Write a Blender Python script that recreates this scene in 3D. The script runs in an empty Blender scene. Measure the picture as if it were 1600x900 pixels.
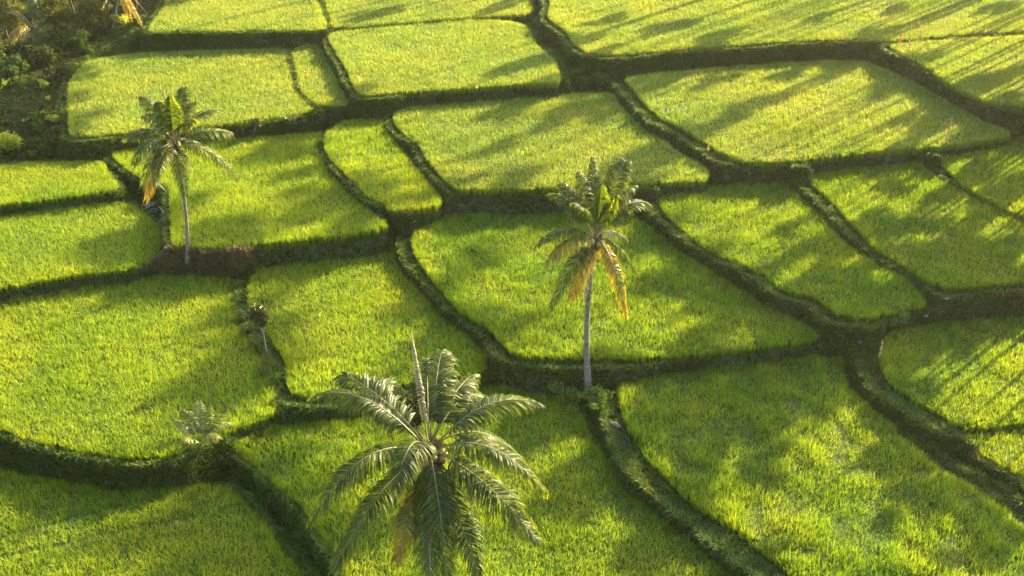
import bpy, bmesh, math, random
import numpy as np
from mathutils import Vector, Matrix
R = math.radians
rng = np.random.default_rng(7)
random.seed(7)
sc = bpy.context.scene

# ------------------------------------------------------------ camera, light
FPX, PITCH, CAMZ = 1797.0, 30.0, 40.0
cam = bpy.data.objects.new('camera', bpy.data.cameras.new('camera'))
sc.collection.objects.link(cam)
cam.location = (0, 0, CAMZ)
cam.rotation_euler = (R(90 - PITCH), 0, 0)
cam.data.sensor_width = 36.0
cam.data.lens = FPX / 1600 * 36.0
cam.data.clip_end = 6000
sc.camera = cam

SUN_AZ, SUN_EL = 46.0, 22.0            # towards the sun: degrees right of the view axis, height
SD = Vector((math.sin(R(SUN_AZ)) * math.cos(R(SUN_EL)), math.cos(R(SUN_AZ)) * math.cos(R(SUN_EL)), math.sin(R(SUN_EL))))
world = bpy.data.worlds.new('World'); sc.world = world
world.use_nodes = True
wn = world.node_tree
bg = wn.nodes['Background']
sky = wn.nodes.new('ShaderNodeTexSky')
sky.sky_type = 'NISHITA'; sky.sun_disc = False
sky.sun_elevation = R(SUN_EL); sky.sun_rotation = R(SUN_AZ)
sky.air_density = 1.0; sky.dust_density = 2.5; sky.ozone_density = 0.7
wn.links.new(sky.outputs[0], bg.inputs['Color'])
bg.inputs['Strength'].default_value = 0.115
sl = bpy.data.lights.new('sun', 'SUN')
sl.energy = 5.0; sl.angle = R(0.8); sl.color = (1.0, 0.83, 0.50)
sun = bpy.data.objects.new('sun', sl); sc.collection.objects.link(sun)
sun.rotation_euler = SD.to_track_quat('Z', 'Y').to_euler()
sun.location = (80, 80, 80)
sc.view_settings.view_transform = 'Standard'
sc.view_settings.look = 'None'
sc.view_settings.exposure = 2.54
sc.view_settings.gamma = 1.0
cy = sc.cycles
cy.use_denoising = True
cy.use_adaptive_sampling = True; cy.adaptive_threshold = 0.02
cy.max_bounces = 5; cy.diffuse_bounces = 3; cy.glossy_bounces = 1; cy.transmission_bounces = 4
cy.transparent_max_bounces = 4; cy.volume_bounces = 1
cy.caustics_reflective = False; cy.caustics_refractive = False

# ------------------------------------------------------------ picture geometry
SP, CP = math.sin(R(PITCH)), math.cos(R(PITCH))
FW, UP, RT = np.array([0, CP, -SP]), np.array([0, SP, CP]), np.array([1.0, 0, 0])
CAM = np.array([0, 0, CAMZ])
def ray(u, v):
    return FW + RT * ((u - 800) / FPX) + UP * (-(v - 450) / FPX)
def at_z(u, v, z):
    d = ray(u, v); t = (z - CAMZ) / d[2]
    return CAM + d * t
def at_y(u, v, y):
    d = ray(u, v); t = y / d[1]
    return CAM + d * t
def pix(p):
    q = np.asarray(p, float) - CAM
    w = q @ FW
    return 800 + FPX * (q @ RT) / w, 450 - FPX * (q @ UP) / w, w

# ------------------------------------------------------------ noise
def vnoise(x, y, s, seed=0):
    x = np.asarray(x, float) / s + 1000.3 + seed * 17.7; y = np.asarray(y, float) / s + 1000.7 + seed * 9.1
    xi, yi = np.floor(x).astype(np.int64), np.floor(y).astype(np.int64)
    fx, fy = x - xi, y - yi
    fx = fx * fx * (3 - 2 * fx); fy = fy * fy * (3 - 2 * fy)
    def h(a, b):
        n = (a * 374761393 + b * 668265263 + seed * 974634777) & 0xffffffff
        n = ((n ^ (n >> 13)) * 1274126177) & 0xffffffff
        return ((n ^ (n >> 16)) & 0xffff) / 65535.0
    return (h(xi, yi) * (1 - fx) + h(xi + 1, yi) * fx) * (1 - fy) + (h(xi, yi + 1) * (1 - fx) + h(xi + 1, yi + 1) * fx) * fy

# ------------------------------------------------------------ materials
MATS = {}
def node_mat(name):
    m = bpy.data.materials.new(name); m.use_nodes = True
    m.node_tree.nodes.clear()
    MATS[name] = m
    return m, m.node_tree.nodes, m.node_tree.links
def leaf_mat(name, cols, trans=0.45, tcol=None, rough=0.45, patch=None, patch_scale=0.12, spec=0.4):
    """cols: dark..light leaf colours picked by the 'tint' attribute; patch: second colour mixed in by a broad noise"""
    m, N, L = node_mat(name)
    out = N.new('ShaderNodeOutputMaterial')
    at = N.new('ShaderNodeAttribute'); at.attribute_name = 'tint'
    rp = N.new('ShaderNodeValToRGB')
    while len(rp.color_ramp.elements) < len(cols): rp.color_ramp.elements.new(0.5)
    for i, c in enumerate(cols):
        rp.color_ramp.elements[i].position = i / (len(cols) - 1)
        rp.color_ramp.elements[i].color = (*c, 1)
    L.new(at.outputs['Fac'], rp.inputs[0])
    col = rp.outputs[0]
    if patch:
        tc = N.new('ShaderNodeTexCoord'); nz = N.new('ShaderNodeTexNoise')
        nz.inputs['Scale'].default_value = patch_scale; nz.inputs['Detail'].default_value = 4
        L.new(tc.outputs['Object'], nz.inputs['Vector'])
        mr = N.new('ShaderNodeMapRange'); mr.inputs[1].default_value = 0.42; mr.inputs[2].default_value = 0.62
        L.new(nz.outputs['Fac'], mr.inputs[0])
        mx = N.new('ShaderNodeMix'); mx.data_type = 'RGBA'; mx.blend_type = 'MULTIPLY'
        L.new(mr.outputs[0], mx.inputs[0]); L.new(col, mx.inputs[6]); mx.inputs[7].default_value = (*patch, 1)
        col = mx.outputs[2]
    p = N.new('ShaderNodeBsdfPrincipled'); p.inputs['Roughness'].default_value = rough
    p.inputs['Specular IOR Level'].default_value = spec
    L.new(col, p.inputs['Base Color'])
    t = N.new('ShaderNodeBsdfTranslucent')
    g = N.new('ShaderNodeMix'); g.data_type = 'RGBA'; g.blend_type = 'MULTIPLY'; g.inputs[0].default_value = 1
    L.new(col, g.inputs[6]); g.inputs[7].default_value = (*(tcol or (1.5, 1.25, 0.5)), 1)
    L.new(g.outputs[2], t.inputs['Color'])
    s = N.new('ShaderNodeMixShader'); s.inputs[0].default_value = trans
    L.new(p.outputs[0], s.inputs[1]); L.new(t.outputs[0], s.inputs[2])
    L.new(s.outputs[0], out.inputs['Surface'])
    return m
def rough_mat(name, c1, c2, scale=3.0, bump=0.3, rough=0.9, c3=None, detail=8, stretch=None):
    m, N, L = node_mat(name)
    out = N.new('ShaderNodeOutputMaterial'); p = N.new('ShaderNodeBsdfPrincipled')
    p.inputs['Roughness'].default_value = rough; p.inputs['Specular IOR Level'].default_value = 0.2
    tc = N.new('ShaderNodeTexCoord'); nz = N.new('ShaderNodeTexNoise')
    nz.inputs['Scale'].default_value = scale; nz.inputs['Detail'].default_value = detail; nz.inputs['Roughness'].default_value = 0.65
    src = tc.outputs['Object']
    if stretch:
        mp = N.new('ShaderNodeMapping'); mp.inputs['Scale'].default_value = stretch
        L.new(src, mp.inputs['Vector']); src = mp.outputs[0]
    L.new(src, nz.inputs['Vector'])
    rp = N.new('ShaderNodeValToRGB')
    rp.color_ramp.elements[0].position = 0.35; rp.color_ramp.elements[0].color = (*c1, 1)
    rp.color_ramp.elements[1].position = 0.65; rp.color_ramp.elements[1].color = (*c2, 1)
    L.new(nz.outputs['Fac'], rp.inputs[0])
    col = rp.outputs[0]
    if c3:
        n2 = N.new('ShaderNodeTexNoise'); n2.inputs['Scale'].default_value = scale * 0.13; n2.inputs['Detail'].default_value = 5
        L.new(src, n2.inputs['Vector'])
        mr = N.new('ShaderNodeMapRange'); mr.inputs[1].default_value = 0.48; mr.inputs[2].default_value = 0.62
        L.new(n2.outputs['Fac'], mr.inputs[0])
        mx = N.new('ShaderNodeMix'); mx.data_type = 'RGBA'
        L.new(mr.outputs[0], mx.inputs[0]); L.new(col, mx.inputs[6]); mx.inputs[7].default_value = (*c3, 1)
        col = mx.outputs[2]
    L.new(col, p.inputs['Base Color'])
    b = N.new('ShaderNodeBump'); b.inputs['Strength'].default_value = bump; b.inputs['Distance'].default_value = 0.1
    L.new(nz.outputs['Fac'], b.inputs['Height']); L.new(b.outputs[0], p.inputs['Normal'])
    L.new(p.outputs[0], out.inputs['Surface'])
    return m

M_rice = leaf_mat('rice_leaf', [(0.068, 0.145, 0.007), (0.178, 0.276, 0.012), (0.335, 0.40, 0.020)], 0.5, (1.4, 1.2, 0.3), 0.5, patch=(0.78, 0.92, 1.0), spec=0.25)
M_rice_green = leaf_mat('rice_leaf_young', [(0.052, 0.135, 0.008), (0.155, 0.264, 0.013), (0.32, 0.385, 0.020)], 0.5, (1.4, 1.2, 0.3), 0.5, patch=(0.84, 0.96, 1.0), patch_scale=.25, spec=0.25)
M_rice_far = leaf_mat('rice_leaf_ripening', [(0.11, 0.175, 0.016), (0.205, 0.285, 0.028), (0.34, 0.39, 0.06)], 0.45, (1.4, 1.2, 0.5), 0.5, patch=(0.80, 0.93, 1.0), spec=0.25)
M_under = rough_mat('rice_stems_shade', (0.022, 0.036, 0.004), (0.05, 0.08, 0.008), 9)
M_soil = rough_mat('grassy_bank', (0.028, 0.052, 0.008), (0.055, 0.092, 0.013), 2.2, 0.5, c3=(0.048, 0.052, 0.018))
M_grass = leaf_mat('bank_grass', [(0.034, 0.070, 0.008), (0.062, 0.120, 0.013), (0.12, 0.175, 0.022)], 0.35, (1.3, 1.15, 0.5), 0.6, patch=(0.95, 0.8, 0.8), patch_scale=0.35, spec=.15)
def _steep(m):
    N, L = m.node_tree.nodes, m.node_tree.links
    p = [n for n in N if n.type == 'BSDF_PRINCIPLED'][0]; src = p.inputs['Base Color'].links[0].from_socket
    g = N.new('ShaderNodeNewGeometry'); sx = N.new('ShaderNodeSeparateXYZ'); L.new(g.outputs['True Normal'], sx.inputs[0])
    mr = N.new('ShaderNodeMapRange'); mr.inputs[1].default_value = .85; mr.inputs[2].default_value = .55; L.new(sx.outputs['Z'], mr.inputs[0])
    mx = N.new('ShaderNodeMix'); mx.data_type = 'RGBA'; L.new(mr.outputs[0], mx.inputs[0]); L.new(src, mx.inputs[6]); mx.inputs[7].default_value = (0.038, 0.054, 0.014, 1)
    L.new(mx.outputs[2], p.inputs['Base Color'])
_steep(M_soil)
M_brown = leaf_mat('dry_grass', [(0.075, 0.060, 0.020), (0.145, 0.115, 0.036), (0.24, 0.20, 0.07)], 0.3, (1.2, 1.0, 0.6), 0.7)
M_palm = leaf_mat('palm_leaflet', [(0.024, 0.040, 0.006), (0.058, 0.086, 0.009), (0.16, 0.185, 0.016)], 0.45, (2.3, 2.1, 0.3), 0.45, spec=0.25)
M_palmy = leaf_mat('palm_leaflet_yellow', [(0.05, 0.07, 0.014), (0.30, 0.25, 0.014), (0.55, 0.42, 0.012)], 0.55, (1.7, 1.2, 0.2), 0.42, spec=0.45)
M_youngpalm = leaf_mat('young_palm_leaflet_glint', [(0.06, 0.09, 0.015), (0.14, 0.18, 0.03), (0.34, 0.33, 0.10)], 0.4, (1.4, 1.2, 0.4), 0.4, spec=.5)  # brightened leaf colour, sun glints painted into it
M_palmd = leaf_mat('palm_leaflet_dry', [(0.13, 0.115, 0.055), (0.25, 0.22, 0.11), (0.40, 0.37, 0.22)], 0.3, (1.3, 1.0, 0.6), 0.5)
M_rib = rough_mat('palm_rib', (0.09, 0.10, 0.025), (0.19, 0.17, 0.06), 4, 0.1, 0.45)
M_trunk = rough_mat('palm_trunk_bark', (0.075, 0.066, 0.05), (0.21, 0.19, 0.155), 2.5, 0.5, 0.85, stretch=(1.5, 1.5, 5))
M_nut = rough_mat('coconut_husk', (0.17, 0.12, 0.03), (0.32, 0.21, 0.06), 3, 0.1, 0.5)
M_fibre = rough_mat('palm_fibre', (0.07, 0.045, 0.022), (0.17, 0.11, 0.05), 12, 0.6, 0.95, stretch=(1, 1, 0.2))
M_bark = rough_mat('bark', (0.05, 0.04, 0.028), (0.12, 0.10, 0.075), 6, 0.5)
M_pale = rough_mat('pale_bark', (0.16, 0.15, 0.12), (0.30, 0.28, 0.23), 6, 0.3)
M_tree = leaf_mat('tree_leaf', [(0.018, 0.032, 0.006), (0.045, 0.065, 0.010), (0.10, 0.115, 0.018)], 0.35, (1.6, 1.3, 0.35), 0.6, spec=.12)
M_gold_lit = leaf_mat('golden_lit_tree_leaf', [(0.032, 0.048, 0.009), (0.085, 0.102, 0.015), (0.22, 0.21, 0.03)], 0.4, (1.5, 1.25, 0.4), 0.6, spec=.12)  # warm sunlight on the foliage painted into the leaf colour
M_bush = leaf_mat('bush_leaf', [(0.025, 0.055, 0.012), (0.05, 0.095, 0.015), (0.10, 0.16, 0.025)], 0.4, (1.5, 1.3, 0.4), 0.6, spec=.12)
M_shrub = leaf_mat('leafy_shrub', [(0.04, 0.08, 0.015), (0.09, 0.16, 0.025), (0.18, 0.27, 0.04)], 0.4, (1.5, 1.3, 0.4), 0.6, spec=.12)
M_bright = leaf_mat('bright_shrub_leaf', [(0.16, 0.22, 0.015), (0.34, 0.38, 0.02), (0.55, 0.52, 0.03)], 0.45, (1.3, 1.2, 0.4), 0.5)
M_croton = leaf_mat('croton_leaf', [(0.025, 0.05, 0.010), (0.07, 0.095, 0.018), (0.26, 0.21, 0.06)], 0.3, (1.4, 1.1, 0.5), 0.4)
M_red = leaf_mat('red_bract', [(0.18, 0.06, 0.03), (0.38, 0.14, 0.06), (0.58, 0.32, 0.18)], 0.4, (1.4, 0.9, 0.6), 0.6)
M_orange = leaf_mat('orange_flower', [(0.35, 0.22, 0.08), (0.5, 0.33, 0.13), (0.62, 0.46, 0.22)], 0.3, (1.2, 1.0, 0.6), 0.6)
M_rock = rough_mat('grey_rock', (0.035, 0.04, 0.03), (0.085, 0.085, 0.065), 5, 0.5)
M_wood = rough_mat('dead_wood', (0.12, 0.10, 0.08), (0.40, 0.33, 0.25), 6, 0.4)
M_white = rough_mat('white_plastic', (0.2, 0.21, 0.22), (0.3, 0.31, 0.32), 6, 0.1, 0.4)

# ------------------------------------------------------------ mesh helpers
def mesh_from(name, co, tris, tint=None, mats=(), midx=None, smooth=False):
    me = bpy.data.meshes.new(name)
    co = np.ascontiguousarray(co, np.float32); tris = np.ascontiguousarray(tris, np.int32)
    me.vertices.add(len(co)); me.vertices.foreach_set('co', co.ravel())
    me.loops.add(tris.size); me.loops.foreach_set('vertex_index', tris.ravel())
    me.polygons.add(len(tris)); me.polygons.foreach_set('loop_start', np.arange(0, tris.size, tris.shape[1], dtype=np.int32))
    if midx is not None: me.polygons.foreach_set('material_index', np.asarray(midx, np.int32))
    if smooth: me.polygons.foreach_set('use_smooth', np.ones(len(tris), bool))
    if tint is not None:
        a = me.attributes.new('tint', 'FLOAT', 'POINT'); a.data.foreach_set('value', np.asarray(tint, np.float32))
    for m in mats: me.materials.append(m)
    me.update(calc_edges=True)
    return me
def link(name, me, parent=None, loc=None):
    o = bpy.data.objects.new(name, me); sc.collection.objects.link(o)
    if parent is not None: o.parent = parent
    if loc is not None: o.location = loc
    return o
def tag(o, label=None, cat=None, group=None, kind=None):
    if label: o['label'] = label
    if cat: o['category'] = cat
    if group: o['group'] = group
    if kind: o['kind'] = kind
    return o
class Acc:
    """collects vertices and triangles (with a tint and a material index) for ONE mesh"""
    def __init__(s): s.co, s.tr, s.ti, s.mi, s.n = [], [], [], [], 0
    def add(s, co, tr, ti=0.5, mi=0):
        co = np.asarray(co, float).reshape(-1, 3); tr = np.asarray(tr, int).reshape(-1, 3)
        s.co.append(co); s.tr.append(tr + s.n); s.n += len(co)
        s.ti.append(np.broadcast_to(np.asarray(ti, float), (len(co),)).copy()); s.mi.append(np.full(len(tr), mi))
    def build(s, name, mats, parent=None, loc=None, smooth=False):
        me = mesh_from(name, np.concatenate(s.co), np.concatenate(s.tr), np.concatenate(s.ti), mats, np.concatenate(s.mi), smooth)
        return link(name, me, parent, loc)
def tube(acc, pts, rad, n=8, ti=0.5, mi=0, cap=True):
    pts = np.asarray(pts, float); rad = np.broadcast_to(rad, (len(pts),))
    V = []
    for i, p in enumerate(pts):
        t = pts[min(i + 1, len(pts) - 1)] - pts[max(i - 1, 0)]; t /= np.linalg.norm(t) + 1e-9
        a = np.cross(t, [0.0, 0.0, 1.0] if abs(t[2]) < .9 else [1.0, 0, 0]); a /= np.linalg.norm(a)
        b = np.cross(t, a)
        for k in range(n):
            th = 2 * math.pi * k / n
            V.append(p + rad[i] * (math.cos(th) * a + math.sin(th) * b))
    F = []
    for i in range(len(pts) - 1):
        for k in range(n):
            a0, b0 = i * n + k, i * n + (k + 1) % n; a1, b1 = a0 + n, b0 + n
            F += [(a0, b0, b1), (a0, b1, a1)]
    if cap:
        V.append(pts[-1]); e = len(V) - 1; o = (len(pts) - 1) * n
        F += [(o + k, o + (k + 1) % n, e) for k in range(n)]
    acc.add(V, F, ti, mi)

def blades(acc, base, H, nb, width, lean=(0.05, 0.5), z0=0.0, spread=0.05, tint=None, mi=0, rg=rng):
    """tufts: nb pointed curved leaves at every base point; z0: fraction of the height where the leaf starts"""
    n = len(base)
    if n == 0: return
    B = np.repeat(base, nb, 0); Hh = np.repeat(H, nb) * rg.uniform(0.72, 1.08, n * nb)
    z0 = np.repeat(np.broadcast_to(z0, (n,)), nb)
    a = rg.uniform(0, 2 * math.pi, n * nb); l = rg.uniform(*lean, n * nb)
    d = np.stack([np.cos(a), np.sin(a), np.zeros_like(a)], 1)
    w = a + math.pi / 2 + rg.uniform(-0.9, 0.9, n * nb)
    wv = np.stack([np.cos(w), np.sin(w), np.zeros_like(w)], 1) * (0.5 * width * rg.uniform(0.7, 1.25, n * nb))[:, None]
    up = np.array([0, 0, 1.0])
    def at(f, out, zf):
        return B + d * (rg.uniform(0, 1, 1) * 0 + spread * f + l * Hh * out)[:, None] + up * (Hh * zf)[:, None]
    p0 = B + d * (spread * 0.4 + l * Hh * 0.3 * z0)[:, None] + up * (Hh * z0)[:, None]
    p1 = B + d * (spread + l * Hh * 0.38)[:, None] + up * (Hh * 0.68)[:, None]
    p2 = B + d * (spread + l * Hh * 1.0)[:, None] + up * (Hh * (1.0 - 0.5 * l * l))[:, None]
    co = np.stack([p0 - wv * .7, p0 + wv * .7, p1 - wv, p1 + wv, p2], 1).reshape(-1, 3)
    k = np.arange(n * nb)[:, None] * 5
    tr = np.concatenate([k + [0, 1, 3], k + [0, 3, 2], k + [2, 3, 4]], 1).reshape(-1, 3)
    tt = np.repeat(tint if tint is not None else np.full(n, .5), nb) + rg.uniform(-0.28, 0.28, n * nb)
    ti = np.stack([tt - .4, tt - .4, tt, tt, tt + .12], 1).reshape(-1)  # darker blade bases: the shade deep in a tuft is painted in
    acc.co.append(co); acc.tr.append(tr + acc.n); acc.n += len(co)
    acc.ti.append(np.clip(ti, 0, 1)); acc.mi.append(np.full(len(tr), mi))

def leaves(acc, P, size, tint, ratio=0.5, mi=0, rg=rng, flat=0.0):
    """leaf-sized diamonds at points P with random attitude"""
    n = len(P)
    u = rg.normal(size=(n, 3)); u[:, 2] *= (1 - flat); u /= np.linalg.norm(u, axis=1)[:, None] + 1e-9
    v = rg.normal(size=(n, 3)); v[:, 2] *= (1 - flat); v -= u * (u * v).sum(1)[:, None]; v /= np.linalg.norm(v, axis=1)[:, None] + 1e-9
    s = np.broadcast_to(size, (n,)) * rg.uniform(0.6, 1.3, n)
    u *= s[:, None]; v *= (s * ratio)[:, None]
    w = np.cross(u, v); w /= np.linalg.norm(w, axis=1)[:, None] + 1e-9
    co = np.stack([P - u, P + v * 1 + w * (s * .12)[:, None], P + u, P - v + w * (s * .12)[:, None]], 1).reshape(-1, 3)
    k = np.arange(n)[:, None] * 4
    tr = np.concatenate([k + [0, 1, 2], k + [0, 2, 3]], 1).reshape(-1, 3)
    acc.co.append(co); acc.tr.append(tr + acc.n); acc.n += len(co)
    acc.ti.append(np.repeat(np.clip(tint, 0, 1), 4)); acc.mi.append(np.full(len(tr), mi))

# ------------------------------------------------------------ the paddies: crop outlines (crop-top height) and terrace levels
FIELDS = [
 ('A', 6.6, 0.75, [(275,-60),(259,0),(233,38),(240,45),(300,43),(400,42),(500,41),(509,35),(499,8),(488,-12),(480,-60)],
  'far left paddy between the jungle edge and the first cross bank', 'far'),
 ('B', 4.9, 0.85, [(109,200),(106,160),(109,122),(140,90),(230,78),(350,73),(440,71),(453,74),(451,85),(456,110),(463,135),(476,152),(488,163),(484,169),(400,182),(325,190),(230,198),(165,204),(114,205)],
  'broad lit paddy behind the leaning palm on the left, beside the jungle', 'far'),
 ('C', 5.2, 0.75, [(459,74),(478,64),(492,61),(500,64),(508,80),(518,105),(530,128),(545,152),(540,158),(520,160),(500,158),(490,154),(478,143),(468,130),(464,105),(458,85)],
  'narrow wedge shaped paddy squeezed between two larger far ones', 'far'),
 ('D', 6.3, 0.75, [(505,-12),(515,20),(518,38),(600,33),(700,25),(780,20),(815,19),(832,13),(830,0),(815,-60),(498,-60)],
  'farthest middle paddy cut by the top of the picture', 'far'),
 ('E', 6.0, 0.85, [(516,46),(580,40),(660,33),(745,27),(785,28),(815,34),(826,40),(840,67),(865,86),(874,115),(870,123),(820,124),(745,130),(640,137),(572,142),(558,135),(540,97),(518,62)],
  'four sided paddy at the top middle, left of the wide grass gully', 'far'),
 ('F', 7.1, 0.8, [(862,0),(858,20),(866,30),(885,42),(897,60),(915,74),(935,79),(965,79),(1067,70),(1170,63),(1250,58),(1325,56),(1380,57),(1400,58),(1460,52),(1530,46),(1640,40),(1700,0),(1700,-60),(880,-60)],
  'widest far paddy across the top right with long streaks of shade', 'far'),
 ('G', 5.5, 0.85, [(978,117),(1015,111),(1067,106),(1134,99),(1200,95),(1267,91),(1320,90),(1355,92),(1374,100),(1417,117),(1467,143),(1533,180),(1578,202),(1565,208),(1500,218),(1467,222),(1367,230),(1267,240),(1200,245),(1160,243),(1133,233),(1107,217),(1067,192),(1035,178),(1010,155),(990,130)],
  'large pale paddy at right with a bright wedge of sun, below the high bank', 'far'),
 ('H', 7.0, 0.8, [(1394,66),(1450,60),(1533,55),(1640,50),(1720,60),(1720,170),(1600,160),(1550,153),(1510,137),(1483,123),(1450,100),(1410,77)],
  'sunny paddy at the right edge beside the red flower spikes', 'far'),
 ('I', 4.7, 0.85, [(617,172),(642,163),(748,152),(819,143),(890,142),(957,141),(964,152),(975,167),(1014,198),(1067,236),(1104,258),(1106,268),(1098,275),(1050,277),(1000,279),(911,284),(819,287),(730,289),(712,286),(695,272),(670,244),(656,220),(635,205),(619,187)],
  'pale central paddy directly behind the crown of the middle palm', 'far'),
 ('J', 4.2, 0.85, [(508,205),(522,193),(543,182),(571,180),(600,181),(607,199),(624,227),(642,248),(663,272),(683,297),(687,308),(680,315),(650,319),(615,320),(600,312),(571,294),(553,277),(539,262),(518,241),(508,222)],
  'small bright paddy crossed by two thin dark rows', 'mid'),
 ('K', 3.7, 0.85, [(175,234),(200,227),(233,224),(330,214),(420,207),(500,201),(503,212),(499,228),(508,250),(530,280),(560,308),(590,332),(604,344),(596,350),(533,360),(450,369),(350,377),(290,376),(270,373),(267,340),(266,300),(262,285),(233,274),(205,262),(190,250)],
  'sunlit paddy right behind the trunk of the left palm', 'mid'),
 ('L', 3.5, 0.75, [(-60,262),(0,254),(50,249),(153,247),(167,263),(182,284),(178,290),(130,298),(80,304),(0,313),(-60,320)],
  'short paddy strip at the left edge below the jungle clearing', 'mid'),
 ('M', 2.7, 0.7, [(-60,342),(0,333),(67,322),(133,314),(187,311),(207,316),(230,332),(247,350),(254,370),(250,388),(233,402),(200,413),(133,421),(83,429),(0,444),(-60,455)],
  'rounded paddy at the left edge, half in shade, left of the left palm', 'mid'),
 ('N', 1.6, 0.8, [(-60,463),(0,455),(67,443),(123,431),(167,428),(213,424),(267,423),(360,425),(366,433),(363,465),(377,500),(400,540),(420,580),(428,620),(427,638),(395,651),(365,662),(330,674),(300,688),(285,698),(250,705),(200,706),(150,698),(83,686),(43,678),(10,663),(0,661),(-60,640)],
  'big bright paddy on the left, above the young palm', 'near'),
 ('O', 0.0, 0.8, [(-60,722),(0,728),(33,737),(67,741),(150,755),(187,761),(227,758),(267,752),(333,751),(367,760),(390,787),(420,820),(433,850),(460,877),(480,905),(520,990),(-110,990)],
  'lowest paddy in the bottom left corner, its right end in shade', 'near'),
 ('P', 0.9, 0.8, [(350,678),(356,670),(383,661),(450,656),(535,653),(620,636),(700,612),(760,598),(800,598),(845,605),(880,615),(903,632),(924,680),(954,718),(979,756),(1030,798),(1076,832),(1144,891),(1240,990),(600,990),(535,868),(500,820),(473,782),(433,749),(400,719)],
  'paddy under the big coconut palm at the bottom middle', 'near'),
 ('Q', 1.9, 0.8, [(393,403),(404,394),(467,382),(534,373),(600,361),(620,361),(624,367),(619,390),(631,420),(657,447),(691,487),(734,520),(761,547),(764,563),(745,575),(700,582),(640,590),(600,597),(540,607),(490,612),(455,604),(449,590),(449,565),(438,540),(420,517),(390,478),(387,450),(396,420)],
  'paddy with the small croton tree at its left rim', 'near'),
 ('R', 2.8, 0.85, [(645,372),(650,355),(660,343),(700,330),(767,325),(860,327),(940,327),(1000,338),(1030,358),(1067,387),(1100,408),(1183,460),(1233,490),(1270,506),(1280,517),(1250,525),(1200,530),(1134,540),(1067,545),(1000,550),(900,550),(827,548),(800,540),(767,507),(720,477),(680,433),(650,390)],
  'lush pointed paddy behind the trunk of the middle palm', 'near'),
 ('S', 3.8, 0.75, [(1026,297),(1040,288),(1100,285),(1165,282),(1228,279),(1238,288),(1252,305),(1284,330),(1317,367),(1373,407),(1417,430),(1444,457),(1445,468),(1400,478),(1350,490),(1310,482),(1275,455),(1234,447),(1200,427),(1167,407),(1134,395),(1100,377),(1067,352),(1040,325)],
  'slanting paddy right of the middle palm crown, lit at its far end', 'mid'),
 ('T', 4.3, 0.8, [(1252,251),(1300,245),(1350,240),(1433,236),(1445,241),(1450,262),(1484,282),(1525,303),(1567,321),(1600,343),(1700,400),(1700,420),(1600,431),(1534,438),(1485,441),(1460,434),(1434,420),(1400,397),(1367,377),(1343,350),(1313,320),(1295,300),(1268,278)],
  'mostly shaded paddy at the right above the dark straight bank', 'mid'),
 ('U', 4.7, 0.8, [(1462,240),(1467,232),(1527,220),(1600,206),(1720,185),(1720,385),(1640,350),(1600,330),(1540,301),(1510,284),(1490,265)],
  'shaded paddy in the right margin beside the pale flower stalk', 'mid'),
 ('V', 2.4, 0.8, [(1377,530),(1380,518),(1400,507),(1467,497),(1534,491),(1600,487),(1720,478),(1720,636),(1600,650),(1550,657),(1510,659),(1490,650),(1462,632),(1425,612),(1395,590),(1380,560)],
  'paddy at the right edge beside the thin orange stalk', 'near'),
 ('W', 2.0, 0.75, [(1502,676),(1517,670),(1560,665),(1600,660),(1720,645),(1720,810),(1600,735),(1567,717),(1534,697),(1507,683)],
  'small bright corner of paddy cut by the lower right edge', 'near'),
 ('X', 1.7, 0.85, [(971,592),(1009,583),(1110,566),(1200,556),(1267,549),(1310,547),(1318,552),(1320,580),(1330,600),(1347,620),(1387,650),(1427,690),(1480,733),(1534,760),(1567,787),(1600,813),(1700,880),(1740,990),(1340,990),(1254,900),(1217,867),(1177,837),(1134,807),(1080,773),(1043,735),(1009,701),(979,647),(969,610)],
  'largest paddy in the bottom right, dark with a bright diagonal of sun', 'near'),
]
BANKW = dict(A=.5, B=.7, C=.25, D=.3, E=.7, F=.8, G=1.2, H=.9, I=.7, J=.5, K=.45, L=.35, M=.35, N=.55, O=.4, P=.35, Q=1.0, R=1.2, S=1.0, T=1.1, U=.8, V=1.3, W=.5, X=1.5)
FIELDS.sort(key=lambda f: -f[1])
def catmull(P, k=4):
    P = np.asarray(P, float); n = len(P); out = []
    for i in range(n):
        p0, p1, p2, p3 = P[(i - 1) % n], P[i], P[(i + 1) % n], P[(i + 2) % n]
        for j in range(k):
            t = j / k
            a = 0.5 * (2 * p1 + (p2 - p0) * t + (2 * p0 - 5 * p1 + 4 * p2 - p3) * t * t + (3 * p1 - p0 - 3 * p2 + p3) * t ** 3)
            out.append(p1 * (1 - t) * .45 + p2 * t * .45 + a * .55)
    return np.array(out)
def sdist(px, py, poly):
    """signed distance to a polygon, negative inside"""
    d2 = np.full(px.shape, 1e18); ins = np.zeros(px.shape, bool); n = len(poly)
    for i in range(n):
        ax, ay = poly[i]; bx, by = poly[(i + 1) % n]
        ex, ey = bx - ax, by - ay; L2 = ex * ex + ey * ey + 1e-12
        t = np.clip(((px - ax) * ex + (py - ay) * ey) / L2, 0, 1)
        d2 = np.minimum(d2, (px - ax - t * ex) ** 2 + (py - ay - t * ey) ** 2)
        c = (ay > py) != (by > py)
        ins ^= c & (px < ex * (py - ay) / (ey if ey else 1e-12) + ax)
    return np.where(ins, -1, 1) * np.sqrt(d2)
FP = []
for key, lv, rh, poly, lab, mt in FIELDS:
    g = np.array([at_z(u, v, lv + rh)[:2] for u, v in poly])
    FP.append(catmull(g, 4))

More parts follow.
